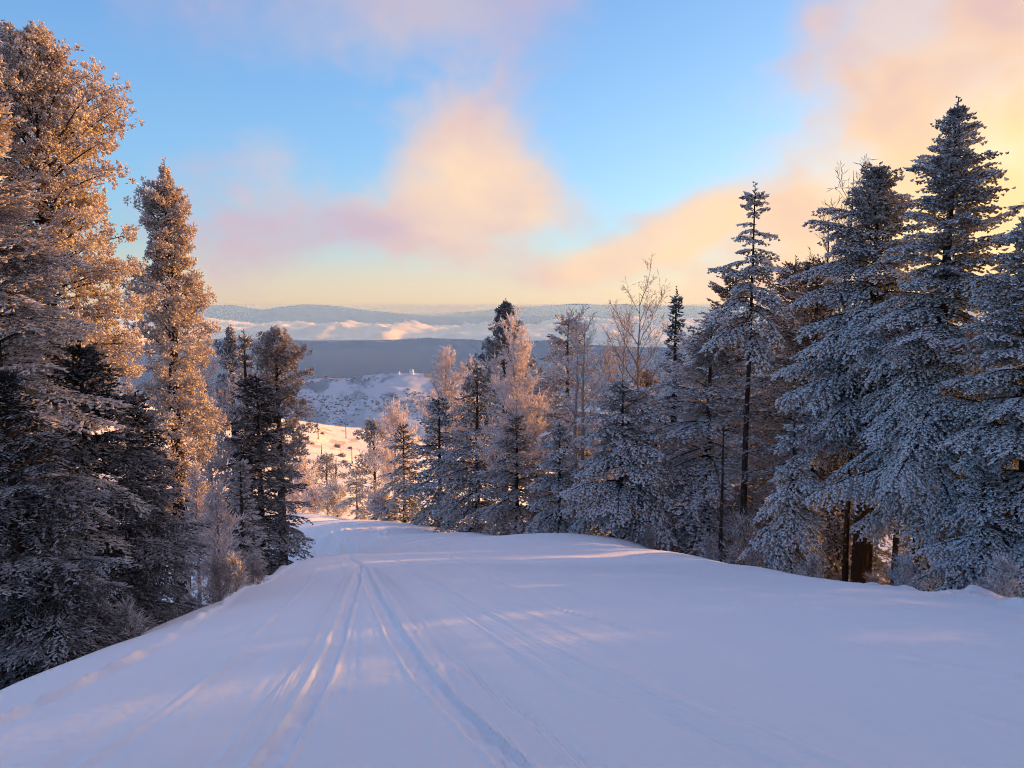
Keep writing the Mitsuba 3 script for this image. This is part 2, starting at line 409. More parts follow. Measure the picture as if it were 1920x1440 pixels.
def conifer(key, base, H, R, shape, cb, frost, seed, dens=1.0, fs=1.0, tuft=0, split=0, leanx=0., dead=0, tr=None, bark='bark', gap=.34):
    rng = np.random.default_rng(seed)
    kind = 'pine' if tuft else 'fir'
    droop, hang = {'heavy': (.42, .95), 'dark': (.30, .55), 'blue': (.34, .7)}.get(frost, (.28, .5))
    if shape == 'droop':
        droop, hang = .6, 1.2
    lib = library(kind, fs, droop, hang)
    trunk_r = tr or (.018 * H + .02)
    zs = np.linspace(0, 1, 14)
    wob = np.cumsum(rng.normal(0, .012, (14, 2)), 0) * H / 14
    wob -= wob[:1]
    ax = np.stack([wob[:, 0] + leanx * zs, wob[:, 1], zs * (H + .6) - .6], -1)

    def at(z):
        return np.stack([np.interp(z, ax[:, 2], ax[:, 0]), np.interp(z, ax[:, 2], ax[:, 1]), z], -1)
    Hc = H * (1 - cb)
    n = int(dens * (17.0 if kind == 'fir' else 18.0) * Hc / fs ** .85)
    woody, crown, boughs = [], [], []
    P = ax[None] + np.array(base)
    rad = trunk_r * (1 - zs) ** .85 + .012
    rad[0] *= 1.35
    woody.append(tubes(P, rad[None], 9))
    limbs = []
    for i in range(n):
        t = 1 - (1 - (i + rng.uniform(0, 1)) / n) ** 1.22
        z = H * cb + Hc * t * .965
        if kind == 'fir' and shape != 'wide':
            wh = (.62 - .34 * t) * fs ** .25
            z = min((math.floor(z / wh) + .5 + rng.normal(0, .24)) * wh, H * .965)
            t = min(max((z - H * cb) / Hc, 0.), 1.)
        az = i * 2.399963 + rng.normal(0, .35)
        cl = meshkit.fbm(np.array([math.cos(az) * 1.3, math.sin(az) * 1.3, z * .75 + seed * 7.3]), 2, seed)
        if cl < (gap if kind == 'fir' else gap - .07) and t > .03:
            continue
        L = R * float(PROF[shape](t)) * rng.uniform(.72, 1.25) * (.72 + .85 * cl) * (rng.choice([.62, .85, 1.0, 1.28]) if shape == 'wide' else 1.0)
        L = max(L, .10 + .10 * rng.random() + .02 * fs)
        pitch = math.radians((-14 if kind == 'fir' else -4) + 62 * t ** 1.7 + rng.normal(0, 8))
        if shape == 'wide':
            pitch += .20 * ss(.35, .8, t) + rng.normal(0, .10)
        if shape == 'droop':
            pitch -= .2
        k = int(np.argmin(np.abs(np.log(np.array(LENGTHS) / L))))
        if abs(base[0]) > 4 and base[1] < 21 and abs(base[0] + L * .5 * math.cos(az)) > base[1] * .86 and abs(base[0] + L * math.cos(az)) > (base[1] + L * math.sin(az)) * .82:
            continue
        p, d, l, w, th, axis = lib[k][rng.integers(5)]
        s = L / LENGTHS[k]
        o = np.array(base) + at(z)
        flip = np.array([1, rng.choice([-1, 1]), 1])

        def place(v):
            return rot_z(rot_y(v * flip, pitch), az)
        p2, d2 = place(p * s) + o, place(d)
        up = place(np.array([[0, 0, 1.]]))
        mesh = finger_mesh(p2, d2, np.repeat(up, len(p2), 0) + rng.normal(0, .14, (len(p2), 3)), l, w, th)
        (boughs if split and L > .5 else crown).append(mesh)
        limbs.append((place(axis * s) + o, np.linspace(1, .25, 5) * (.010 + .011 * L)))
    # leader
    k = max(8, int(16 / fs))
    zt = H - np.linspace(0, .9, k)
    p = np.array(base) + at(zt)
    a = rng.uniform(0, 6.28, k)
    d = np.stack([np.cos(a) * .9, np.sin(a) * .9, np.full(k, .75)], -1)
    crown.append(finger_mesh(p, d, rng.normal(0, 1, (k, 3)), (.10 + .22 * np.linspace(0, 1, k)) * fs ** .4, np.full(k, .07 * fs ** .6), np.full(k, .06 * fs ** .6)))
    woody.append(tubes(np.array([q for q, _ in limbs]), np.array([q for _, q in limbs]), 3))
    put(key + '__trunk', cat_mesh(woody), bark, smooth=True)
    rest_key = put(key + ('__crown__small_sprays' if split else '__crown'), cat_mesh(crown), 'frost_' + frost, smooth=True)
    if split:
        labels[rest_key] = {'kind': 'stuff'}
    for j, b in enumerate(boughs):
        put(f'{key}__crown__bough' + (f'_{j:03d}' if j else ''), b, 'frost_' + frost, smooth=True)
    for j in range(dead):
        z = H * rng.uniform(.10, cb + .12)
        az = rng.uniform(0, 6.28)
        L = rng.uniform(.5, 1.5)
        u = np.linspace(0, 1, 6)
        q = np.stack([L * u, rng.normal(0, .1) * L * u * u, L * (rng.uniform(-.1, .25) * u - .25 * u * u)], -1)
        q = rot_z(q, az) + np.array(base) + at(z)
        put(key + '__dead_branch' + (f'_{j:03d}' if j else ''), tubes(q[None], (np.linspace(1, .35, 6) * .022)[None], 5), 'rimed_wood', smooth=True)


def bare_tree(key, base, H, R, frost, seed, fs=1.0, cbd=.28, sparse=0, twigs=1.0):
    rng = np.random.default_rng(seed)
    zs = np.linspace(0, 1, 12)
    wob = np.cumsum(rng.normal(0, .022, (12, 2)), 0) * H / 8
    wob -= wob[:1]
    ax = np.stack([wob[:, 0], wob[:, 1], zs * (H + .4) - .4], -1) + np.array(base)
    tr = .011 * H + .015
    woody = [tubes(ax[None], (tr * (1 - zs) ** .9 + .008)[None], 7)]
    nb = int((22 if sparse else 30) * twigs)
    u5 = np.linspace(0, 1, 5)
    L1, R1, L2, R2, fp, fd = [], [], [], [], [], []
    for i in range(nb):
        t = cbd + (.98 - cbd) * ((i + rng.random()) / nb) ** .9
        o = np.array([np.interp(t, zs, ax[:, k]) for k in range(3)])
        az = i * 2.4 + rng.normal(0, .4)
        tt = (t - cbd) / (1 - cbd)
        L = R * (1.30 - .95 * tt ** 1.3) * (1.8 if sparse else 1.0) * rng.uniform(.7, 1.15) * (.65 + .35 * min(1, tt * 4 + .3)) / .8
        L = min(L, ((1.03 - t) * H + R * .35) * 1.25)
        e = math.radians((rng.uniform(24, 46) if sparse else rng.uniform(32, 52)) + 24 * tt)
        q = np.stack([L * math.cos(e) * u5, rng.normal(0, .12) * L * u5 ** 2, L * math.sin(e) * u5 + .16 * L * u5 ** 2], -1)
        q[1:-1] += rng.normal(0, .018 * L, (3, 3))
        q = rot_z(q, az) + o
        L1.append(q)
        R1.append(np.linspace(1, .3, 5) * (.008 + .0075 * L) * fs ** .3)
        m2 = max(6, int((6.5 if sparse else 9.5) * L / fs ** .45))
        for j in range(m2):
            s = rng.uniform(.2, 1)
            o2 = np.array([np.interp(s, u5, q[:, k]) for k in range(3)])
            dm = nz(q[-1] - q[0])
            dd = nz(dm * .8 + rng.normal(0, .62, 3) + [0, 0, .35])
            l2 = L * rng.uniform(.25, .48) * (1.15 - .5 * s) + .12
            q2 = o2 + dd * (l2 * u5[:, None]) + np.array([0, 0, .14 * l2]) * u5[:, None] ** 2
            q2[1:] += rng.normal(0, .03 * l2, (4, 3))
            L2.append(q2)
            R2.append(np.linspace(1, .4, 5) * .0085 * fs ** .55)
            m3 = max(3, int((6 if sparse else 13) * l2 / fs ** .55 / .5))
            s3 = rng.uniform(.1, 1, m3)
            o3 = np.stack([np.interp(s3, u5, q2[:, k]) for k in range(3)], -1)
            fp.append(o3)
            fd.append(nz(dd * .7 + rng.normal(0, .6, (m3, 3)) + [0, 0, .3]))
    woody.append(tubes(np.array(L1), np.array(R1), 4))
    put(key + '__trunk', cat_mesh(woody), 'bark' if frost == 'darktwig' else 'pale_bark', smooth=True)
    fp, fd = np.vstack(fp), np.vstack(fd)
    k = len(fp)
    heavy = frost in ('pinkheavy', 'pink', 'pale')
    l = rng.uniform(.12, .34, k) * fs ** .5
    w = rng.uniform(.016, .030, k) * fs ** .6 * (1.5 if heavy else .75)
    put(key + '__crown', cat_mesh([tubes(np.array(L2), np.array(R2), 3), finger_mesh(fp, fd, rng.normal(0, 1, (k, 3)), l, w, w)]), 'frost_' + frost)


def snag(key, base, H, kind, seed, r=.10):
    rng = np.random.default_rng(seed)
    zs = np.linspace(0, 1, 9)
    wob = np.cumsum(rng.normal(0, .012, (9, 2)), 0) * H / 9
    ax = np.stack([wob[:, 0], wob[:, 1], zs * (H + .4) - .4], -1) + np.array(base)
    put(key + '__trunk', tubes(ax[None], (r * (1 - .75 * zs))[None], 8), 'bark', smooth=True)
    for j in range(26 if kind == 2 else 5):
        t = rng.uniform(.12, .97) if kind == 2 else rng.uniform(.5, .95)
        o = np.array([np.interp(t, zs, ax[:, k]) for k in range(3)])
        az = rng.uniform(0, 6.28)
        L = rng.uniform(.35, 1.3) * (1 if kind == 2 else .9)
        u = np.linspace(0, 1, 6)
        lift = rng.uniform(-.05, .35) if kind == 2 else rng.uniform(.3, .9)
        q = rot_z(np.stack([L * u, rng.normal(0, .1) * L * u * u, L * (lift * u - .28 * u * u)], -1), az) + o
        put(key + '__branch' + (f'_{j:03d}' if j else ''), tubes(q[None], (np.linspace(1, .35, 6) * .02 * (1 if kind == 2 else 1.6))[None], 5), 'rimed_wood', smooth=True)


TREES = [
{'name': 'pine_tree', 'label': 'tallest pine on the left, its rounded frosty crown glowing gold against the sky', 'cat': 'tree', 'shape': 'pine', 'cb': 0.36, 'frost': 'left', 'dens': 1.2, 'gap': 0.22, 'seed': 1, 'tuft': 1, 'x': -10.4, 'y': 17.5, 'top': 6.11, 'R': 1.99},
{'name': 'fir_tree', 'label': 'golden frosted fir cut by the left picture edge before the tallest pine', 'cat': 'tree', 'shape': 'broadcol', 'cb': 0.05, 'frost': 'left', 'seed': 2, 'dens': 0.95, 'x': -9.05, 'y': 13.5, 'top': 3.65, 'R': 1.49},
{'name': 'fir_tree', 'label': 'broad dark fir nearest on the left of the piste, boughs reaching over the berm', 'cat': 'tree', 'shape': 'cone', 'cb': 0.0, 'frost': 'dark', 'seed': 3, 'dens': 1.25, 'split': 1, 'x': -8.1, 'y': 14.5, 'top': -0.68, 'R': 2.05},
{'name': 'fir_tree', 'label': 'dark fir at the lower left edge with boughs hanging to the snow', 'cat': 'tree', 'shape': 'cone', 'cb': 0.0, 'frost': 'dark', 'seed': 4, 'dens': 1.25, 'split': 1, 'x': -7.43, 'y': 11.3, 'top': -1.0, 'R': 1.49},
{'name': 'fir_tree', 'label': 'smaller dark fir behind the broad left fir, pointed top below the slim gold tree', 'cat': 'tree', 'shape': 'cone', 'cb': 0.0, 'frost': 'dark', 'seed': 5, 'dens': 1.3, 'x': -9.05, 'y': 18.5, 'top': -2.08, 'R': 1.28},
{'name': 'pine_tree', 'label': 'slim columnar pine second from the left, blue on one side and gold on the other', 'cat': 'tree', 'shape': 'column', 'cb': 0.12, 'frost': 'left', 'seed': 6, 'dens': 1.15, 'tuft': 1, 'x': -12.29, 'y': 28, 'top': 5.14, 'R': 1.55},
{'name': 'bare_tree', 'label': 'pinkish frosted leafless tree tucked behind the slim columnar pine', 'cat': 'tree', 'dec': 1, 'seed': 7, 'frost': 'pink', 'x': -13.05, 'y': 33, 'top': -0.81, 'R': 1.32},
{'name': 'pine_tree', 'label': 'small rounded frosted pine top peeping over the left tree group', 'cat': 'tree', 'shape': 'pine', 'cb': 0.3, 'frost': 'grey', 'seed': 8, 'tuft': 1, 'x': -14.53, 'y': 40, 'top': -1.1, 'R': 1.16},
{'name': 'fir_tree', 'label': 'thin spire fir in the left group with a needle-like tip', 'cat': 'tree', 'shape': 'thin', 'cb': 0.05, 'frost': 'grey', 'seed': 9, 'x': -12.96, 'y': 37.5, 'top': -1.18, 'R': 1.34},
{'name': 'pine_tree', 'label': 'bushy pine leaning out over the valley at the right of the left group', 'cat': 'tree', 'shape': 'pine', 'cb': 0.42, 'frost': 'left2', 'seed': 10, 'tuft': 1, 'dens': 1.3, 'x': -11.25, 'y': 37, 'top': -1.06, 'R': 1.53},
{'name': 'fir_tree', 'label': 'dark fir at the edge of the piste below the bushy leaning pine', 'cat': 'tree', 'shape': 'broadcol', 'cb': 0.0, 'frost': 'dark', 'seed': 11, 'dens': 1.5, 'x': -10.63, 'y': 32, 'top': -2.82, 'R': 1.59},
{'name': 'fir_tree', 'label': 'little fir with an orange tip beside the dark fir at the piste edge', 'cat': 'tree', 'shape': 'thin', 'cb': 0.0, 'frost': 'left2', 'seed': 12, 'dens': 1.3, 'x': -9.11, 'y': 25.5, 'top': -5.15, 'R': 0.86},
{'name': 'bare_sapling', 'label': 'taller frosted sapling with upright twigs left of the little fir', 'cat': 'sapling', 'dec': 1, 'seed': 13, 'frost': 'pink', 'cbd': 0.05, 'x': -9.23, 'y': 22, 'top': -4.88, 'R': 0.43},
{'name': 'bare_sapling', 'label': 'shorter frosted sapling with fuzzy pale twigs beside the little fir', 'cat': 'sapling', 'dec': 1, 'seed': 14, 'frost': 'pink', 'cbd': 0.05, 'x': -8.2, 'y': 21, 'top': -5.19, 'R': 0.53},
{'name': 'bare_tree', 'label': 'distant leafless tree seen in the gap between the two left pines', 'cat': 'tree', 'dec': 1, 'seed': 15, 'frost': 'grey', 'x': -30.17, 'y': 60, 'top': -3.96, 'R': 1.41},
{'name': 'pine_tree', 'label': 'small dark pine in the far dip in front of the sunlit hillside', 'cat': 'tree', 'shape': 'pine', 'cb': 0.3, 'frost': 'grey', 'seed': 20, 'tuft': 1, 'x': -25.34, 'y': 104, 'top': -20.71, 'R': 2.8},
{'name': 'dead_snag', 'label': 'bare forked snag beside the small pine in the far dip', 'cat': 'dead tree', 'snag': 1, 'seed': 21, 'x': -23.1, 'y': 100, 'top': -19.92, 'R': 0.84},
{'name': 'bare_tree', 'label': 'leafless frosted tree at the left end of the far dip', 'cat': 'tree', 'dec': 1, 'seed': 22, 'frost': 'pink', 'x': -27.61, 'y': 100, 'top': -20.77, 'R': 1.82},
{'name': 'bare_sapling', 'label': 'low pinkish frosted bush on the left of the far dip', 'cat': 'shrub', 'dec': 1, 'seed': 23, 'frost': 'pink', 'cbd': 0.02, 'x': -24.98, 'y': 96, 'top': -23.71, 'R': 1.62},
{'name': 'bare_sapling', 'label': 'pale frosted bush in the middle of the far dip', 'cat': 'shrub', 'dec': 1, 'seed': 24, 'frost': 'pale', 'cbd': 0.02, 'x': -22.15, 'y': 94, 'top': -23.22, 'R': 1.98},
{'name': 'bare_sapling', 'label': 'pink frosted bush behind the dark fir at the far bend of the run', 'cat': 'shrub', 'dec': 1, 'seed': 25, 'frost': 'pink', 'cbd': 0.02, 'x': -29.98, 'y': 104, 'top': -25.17, 'R': 1.75},
{'name': 'pine_tree', 'label': 'first frosted pine right of the sunlit hillside with an open top', 'cat': 'tree', 'shape': 'pine', 'cb': 0.1, 'frost': 'grey', 'seed': 26, 'tuft': 1, 'x': -15.58, 'y': 86, 'top': -12.99, 'R': 3.02},
{'name': 'fir_tree', 'label': 'low frosted fir at the left foot of the right-hand forest', 'cat': 'tree', 'shape': 'cone', 'cb': 0.0, 'frost': 'pale', 'seed': 27, 'dens': 1.2, 'x': -18.02, 'y': 88, 'top': -19.22, 'R': 2.52},
{'name': 'bare_tree', 'label': 'rounded pink frosted leafless tree behind the dark blue fir', 'cat': 'tree', 'dec': 1, 'seed': 28, 'frost': 'pink', 'x': -12.36, 'y': 80, 'top': -10.96, 'R': 2.56},
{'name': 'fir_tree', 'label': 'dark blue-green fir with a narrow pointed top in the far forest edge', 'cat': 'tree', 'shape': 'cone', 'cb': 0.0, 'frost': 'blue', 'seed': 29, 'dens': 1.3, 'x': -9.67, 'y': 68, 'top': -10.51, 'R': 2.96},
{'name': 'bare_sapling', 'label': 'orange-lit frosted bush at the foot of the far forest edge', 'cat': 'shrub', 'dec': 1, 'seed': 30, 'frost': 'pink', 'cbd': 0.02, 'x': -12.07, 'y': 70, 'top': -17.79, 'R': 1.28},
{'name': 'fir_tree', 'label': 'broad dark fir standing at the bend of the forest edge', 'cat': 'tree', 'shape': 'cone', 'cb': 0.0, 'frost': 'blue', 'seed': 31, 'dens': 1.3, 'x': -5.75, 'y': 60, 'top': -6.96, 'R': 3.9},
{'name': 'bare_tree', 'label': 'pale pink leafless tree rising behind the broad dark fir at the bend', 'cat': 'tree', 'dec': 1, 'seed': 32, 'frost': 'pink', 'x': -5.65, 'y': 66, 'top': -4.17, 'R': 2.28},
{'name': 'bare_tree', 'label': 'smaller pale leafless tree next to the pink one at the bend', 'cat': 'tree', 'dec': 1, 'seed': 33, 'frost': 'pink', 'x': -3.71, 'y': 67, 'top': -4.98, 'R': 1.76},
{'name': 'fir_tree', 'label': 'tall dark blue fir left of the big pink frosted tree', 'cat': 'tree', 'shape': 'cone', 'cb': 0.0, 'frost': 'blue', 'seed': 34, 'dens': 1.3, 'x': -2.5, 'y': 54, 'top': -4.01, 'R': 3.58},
{'name': 'pine_tree', 'label': 'tall narrow pine behind the big pink frosted tree, top against the sky', 'cat': 'tree', 'shape': 'broadcol', 'cb': 0.25, 'frost': 'blue', 'seed': 35, 'dens': 1.3, 'tuft': 1, 'x': -0.6, 'y': 62, 'top': 0.42, 'R': 2.86},
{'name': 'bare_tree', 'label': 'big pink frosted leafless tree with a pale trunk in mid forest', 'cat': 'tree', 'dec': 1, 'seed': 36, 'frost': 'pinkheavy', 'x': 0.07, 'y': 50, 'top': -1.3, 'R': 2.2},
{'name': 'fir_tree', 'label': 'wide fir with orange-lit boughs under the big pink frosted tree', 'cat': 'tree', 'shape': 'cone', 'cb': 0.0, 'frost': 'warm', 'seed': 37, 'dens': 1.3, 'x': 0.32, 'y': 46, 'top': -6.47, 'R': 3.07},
{'name': 'pine_tree', 'label': 'greyish pink frosted pine right of the big pink tree', 'cat': 'tree', 'shape': 'broadcol', 'cb': 0.2, 'frost': 'pale', 'seed': 38, 'dens': 1.1, 'x': 3.93, 'y': 54, 'top': -0.59, 'R': 3.03},
{'name': 'bare_tree', 'label': 'thin pale-trunked leafless tree, left one of a close pair', 'cat': 'tree', 'dec': 1, 'seed': 39, 'frost': 'pink', 'sparse': 1, 'x': 3.52, 'y': 42, 'top': -0.52, 'R': 0.98},
{'name': 'bare_tree', 'label': 'thin pale-trunked leafless tree, right one of a close pair', 'cat': 'tree', 'dec': 1, 'seed': 40, 'frost': 'grey', 'sparse': 1, 'x': 3.89, 'y': 41, 'top': -0.79, 'R': 0.96},
{'name': 'fir_tree', 'label': 'fir with frosted boughs at the foot of the thin pale-trunked pair', 'cat': 'tree', 'shape': 'cone', 'cb': 0.0, 'frost': 'heavy', 'seed': 41, 'dens': 1.1, 'x': 2.48, 'y': 39.5, 'top': -5.97, 'R': 1.98},
{'name': 'fir_tree', 'label': 'round-topped snow-laden fir in the middle of the right forest', 'cat': 'tree', 'shape': 'broadcol', 'cb': 0.06, 'frost': 'heavy', 'seed': 42, 'dens': 1.25, 'split': 1, 'x': 5.04, 'y': 35, 'top': -3.38, 'R': 2.09},
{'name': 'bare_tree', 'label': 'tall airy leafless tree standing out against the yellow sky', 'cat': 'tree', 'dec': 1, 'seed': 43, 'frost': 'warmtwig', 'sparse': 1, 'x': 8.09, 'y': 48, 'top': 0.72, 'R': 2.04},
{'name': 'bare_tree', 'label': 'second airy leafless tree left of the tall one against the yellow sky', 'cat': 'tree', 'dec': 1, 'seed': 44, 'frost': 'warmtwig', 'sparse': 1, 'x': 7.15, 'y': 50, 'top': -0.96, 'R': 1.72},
{'name': 'fir_tree', 'label': 'narrow spire fir right of the airy leafless trees', 'cat': 'tree', 'shape': 'thin', 'cb': 0.05, 'frost': 'blue', 'seed': 45, 'dens': 1.2, 'x': 9.55, 'y': 45, 'top': 0.98, 'R': 1.85},
{'name': 'fir_tree', 'label': 'broad frosted fir left of the tall bare-trunked pine', 'cat': 'tree', 'shape': 'broadcol', 'cb': 0.1, 'frost': 'pale', 'seed': 46, 'dens': 1.15, 'split': 1, 'x': 9.27, 'y': 36, 'top': -0.32, 'R': 2.73},
{'name': 'pine_tree', 'label': 'tall slender pine with a long bare dark trunk, pointed top high in the sky', 'cat': 'tree', 'shape': 'tallthin', 'cb': 0.62, 'frost': 'heavy', 'seed': 47, 'dens': 0.9, 'dead': 26, 'tr': 0.16, 'x': 10.14, 'y': 33, 'top': 5.1, 'R': 1.43},
{'name': 'dead_snag', 'label': 'dark bare trunk with frosted dead side branches beside the tall slender pine', 'cat': 'dead tree', 'snag': 2, 'seed': 48, 'x': 8.86, 'y': 32, 'top': -5.06, 'R': 0.22},
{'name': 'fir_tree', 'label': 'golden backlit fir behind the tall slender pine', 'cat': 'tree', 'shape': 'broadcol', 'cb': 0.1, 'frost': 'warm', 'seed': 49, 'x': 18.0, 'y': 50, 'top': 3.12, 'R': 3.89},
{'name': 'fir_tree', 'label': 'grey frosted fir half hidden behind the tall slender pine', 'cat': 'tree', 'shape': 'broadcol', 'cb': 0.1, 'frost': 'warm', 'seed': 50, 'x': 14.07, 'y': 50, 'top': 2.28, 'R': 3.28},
{'name': 'fir_tree', 'label': 'small snow-laden fir with drooping boughs at the edge of the snow, right side', 'cat': 'tree', 'shape': 'droop', 'cb': 0.0, 'frost': 'heavy', 'seed': 51, 'dens': 1.15, 'split': 1, 'x': 9.63, 'y': 26, 'top': -3.84, 'R': 1.52},
{'name': 'bare_tree', 'label': 'leafless tree with fine upright twigs behind the two big right firs', 'cat': 'tree', 'dec': 1, 'seed': 52, 'frost': 'darktwig', 'sparse': 1, 'x': 15.34, 'y': 36, 'top': 6.09, 'R': 1.41},
{'name': 'bare_tree', 'label': 'leafless tree with fine twigs left of the two big right firs', 'cat': 'tree', 'dec': 1, 'seed': 53, 'frost': 'darktwig', 'sparse': 1, 'x': 15.14, 'y': 38, 'top': 4.53, 'R': 1.18},
{'name': 'fir_tree', 'label': 'big fir second from the right, its top beside the tallest right fir', 'cat': 'tree', 'shape': 'wide', 'cb': 0.5, 'frost': 'heavy', 'seed': 54, 'dens': 1.6, 'gap': 0.3, 'split': 1, 'x': 12.51, 'y': 27, 'top': 4.83, 'R': 2.73},
{'name': 'fir_tree', 'label': 'tallest fir on the right with a spiky leader and heavy frosted boughs', 'cat': 'tree', 'shape': 'wide', 'cb': 0.27, 'frost': 'heavy', 'seed': 55, 'dens': 1.65, 'gap': 0.3, 'split': 1, 'leanx': 0.35, 'x': 12.52, 'y': 23, 'top': 5.96, 'R': 2.24},
{'name': 'fir_tree', 'label': 'frosted fir cut by the right edge of the picture', 'cat': 'tree', 'shape': 'broadcol', 'cb': 0.08, 'frost': 'heavy', 'seed': 56, 'dens': 1.1, 'split': 1, 'dead': 5, 'x': 13.49, 'y': 20, 'top': 2.39, 'R': 2.03},
{'name': 'fir_tree', 'label': 'low frosted fir among the dark trunks under the big right firs', 'cat': 'tree', 'shape': 'broadcol', 'cb': 0.62, 'frost': 'heavy', 'seed': 57, 'dens': 1.0, 'x': 12.23, 'y': 24, 'top': -4.13, 'R': 1.42},
{'name': 'fir_tree', 'label': 'low snow-laden fir in front of the right edge fir', 'cat': 'tree', 'shape': 'cone', 'cb': 0.1, 'frost': 'heavy', 'seed': 58, 'dens': 1.1, 'x': 12.14, 'y': 19.5, 'top': -3.77, 'R': 1.16},
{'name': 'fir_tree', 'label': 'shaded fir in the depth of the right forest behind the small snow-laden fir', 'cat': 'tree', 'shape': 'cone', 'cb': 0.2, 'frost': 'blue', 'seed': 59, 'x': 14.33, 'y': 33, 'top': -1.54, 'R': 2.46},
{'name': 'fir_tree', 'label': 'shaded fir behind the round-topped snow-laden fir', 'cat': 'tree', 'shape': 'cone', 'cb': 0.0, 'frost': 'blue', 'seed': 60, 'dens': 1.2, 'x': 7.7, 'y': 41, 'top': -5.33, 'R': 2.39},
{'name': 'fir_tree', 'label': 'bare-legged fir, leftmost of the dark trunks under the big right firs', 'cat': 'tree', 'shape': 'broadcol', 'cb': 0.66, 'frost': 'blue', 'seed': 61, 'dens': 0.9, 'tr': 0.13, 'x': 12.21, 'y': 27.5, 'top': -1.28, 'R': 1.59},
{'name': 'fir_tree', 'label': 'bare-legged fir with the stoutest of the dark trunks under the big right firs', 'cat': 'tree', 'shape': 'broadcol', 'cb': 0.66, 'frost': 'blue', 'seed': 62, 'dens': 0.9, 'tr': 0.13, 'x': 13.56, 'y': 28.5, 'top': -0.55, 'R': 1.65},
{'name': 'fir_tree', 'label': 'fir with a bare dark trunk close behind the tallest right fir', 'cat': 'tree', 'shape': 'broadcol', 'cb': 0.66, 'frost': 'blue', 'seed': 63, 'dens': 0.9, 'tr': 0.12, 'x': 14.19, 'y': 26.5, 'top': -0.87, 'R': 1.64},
{'name': 'bare_sapling', 'label': 'low leafless frosted shrub at the foot of the tall slender pine', 'cat': 'shrub', 'dec': 1, 'seed': 64, 'frost': 'grey', 'cbd': 0.02, 'sparse': 1, 'x': 8.85, 'y': 29, 'top': -8.42, 'R': 0.53},
{'name': 'bare_sapling', 'label': 'spindly leafless sapling behind the small snow-laden fir', 'cat': 'sapling', 'dec': 1, 'seed': 65, 'frost': 'grey', 'cbd': 0.1, 'sparse': 1, 'x': 10.86, 'y': 27.5, 'top': -7.49, 'R': 0.43}]

BASES, BYSEED = {}, {}
for d in TREES:
    d = dict(d)
    key = name_of(d['name'])
    BYSEED[d['seed']] = key
    x, y = d['x'], d['y']
    zb = float(gz0(x, y)) - .05
    BASES[key] = (x, y, zb)
    H, R, Y = d['top'] - zb, d['R'], d['y']
    fs = float(np.clip((Y / 20) ** .9, .62, 4.2))
    if d.get('dec'):
        bare_tree(key, (x, y, zb), H, R, d['frost'], d['seed'], fs, d.get('cbd', .28), d.get('sparse', 0))
    elif d.get('snag'):
        snag(key, (x, y, zb), H, d['snag'], d['seed'], .11 if d['snag'] == 2 else .16)
    else:
        conifer(key, (x, y, zb), H, R, fs=fs, **{k: d[k] for k in ('shape', 'cb', 'frost', 'seed', 'dens', 'tuft', 'split', 'leanx', 'dead', 'tr', 'gap') if k in d})
    tag(key, d['label'], d['cat'])

def ordinal(i, n):
    w = ['first', 'second', 'third', 'fourth', 'fifth', 'sixth', 'seventh', 'eighth', 'ninth', 'tenth', 'eleventh', 'twelfth', 'thirteenth', 'fourteenth', 'fifteenth', 'sixteenth', 'seventeenth', 'eighteenth']
    return w[i] if i < 18 else 'last'


# ------------------------------------------------------------------ more of the same forest: copies of built trees
def matrix_for(src, x, y, s, rz, sz=1.0):
    b = np.array(BASES[src])
    z = float(gz0(x, y)) - .1
    return T().translate([x, y, z]).rotate([0, 0, 1], rz).scale([s, s, s * sz]).translate((-b).tolist())


def copy_tree(src, x, y, s, rz, sz, label, group):
    key = name_of(src.rstrip('0123456789').rstrip('_'))
    for k in [k for k in scene if isinstance(k, str) and k.startswith(src + '__')]:
        scene[key + k[len(src):]] = {**scene[k], 'to_world': matrix_for(src, x, y, s, rz, sz)}
    tag(key, label, 'tree', group)
    return key


SRC = [BYSEED[k] for k in (59, 60, 49, 50, 38)]
# the wood goes on to the right of the picture and shades the run
for x, y, s in ((17, 20, 1.0), (23.5, 21.0, .9), (20.6, 23.6, .72), (27, 25.4, .8), (19, 15.5, .9), (24, 18, 1.0), (16.5, 11.2, .72), (22, 12, .9), (28, 14, 1.), (19, 7.5, .7), (25, 6.5, .85),
                (32, 20, 1.1), (17.5, 3, .6), (24, 1, .75), (31, 7, .9), (37, 13, 1.), (23.0, 31.5, .72), (26, 33.5, .8)):
    rng = np.random.default_rng(int(abs(x) * 10 + y * 70 + 50))
    copy_tree(SRC[int(rng.integers(5))], x, y, s * 1.0, float(rng.uniform(0, 360)), float(rng.uniform(.92, 1.1)), 'frosted fir of the wood that goes on right of the picture', 'firs of the wood right of the picture')
DEEP = ((15.5, 27.2, .95), (13, 33, 1.0), (17, 31, 1.05), (15, 39, 1.1), (20, 36, 1.), (11, 44, 1.), (18, 46, 1.05), (24, 40, 1.1), (9, 52, .95), (14, 54, 1.05), (5, 57, .85), (20, 55, 1.1), (27, 48, 1.1), (2.5, 64, .8), (8, 66, .9))
for i, (x, y, s) in enumerate(sorted(DEEP, key=lambda q: q[0] / q[1])):
    rng = np.random.default_rng(int(abs(x) * 10 + y * 70 + 50))
    copy_tree(SRC[int(rng.integers(5))], x, y, s * .74, float(rng.uniform(0, 360)), float(rng.uniform(.85, 1.0)), f'shaded frosted fir deep behind the front row of the right forest, {ordinal(i, 15)} from the left', 'firs deep inside the right forest')
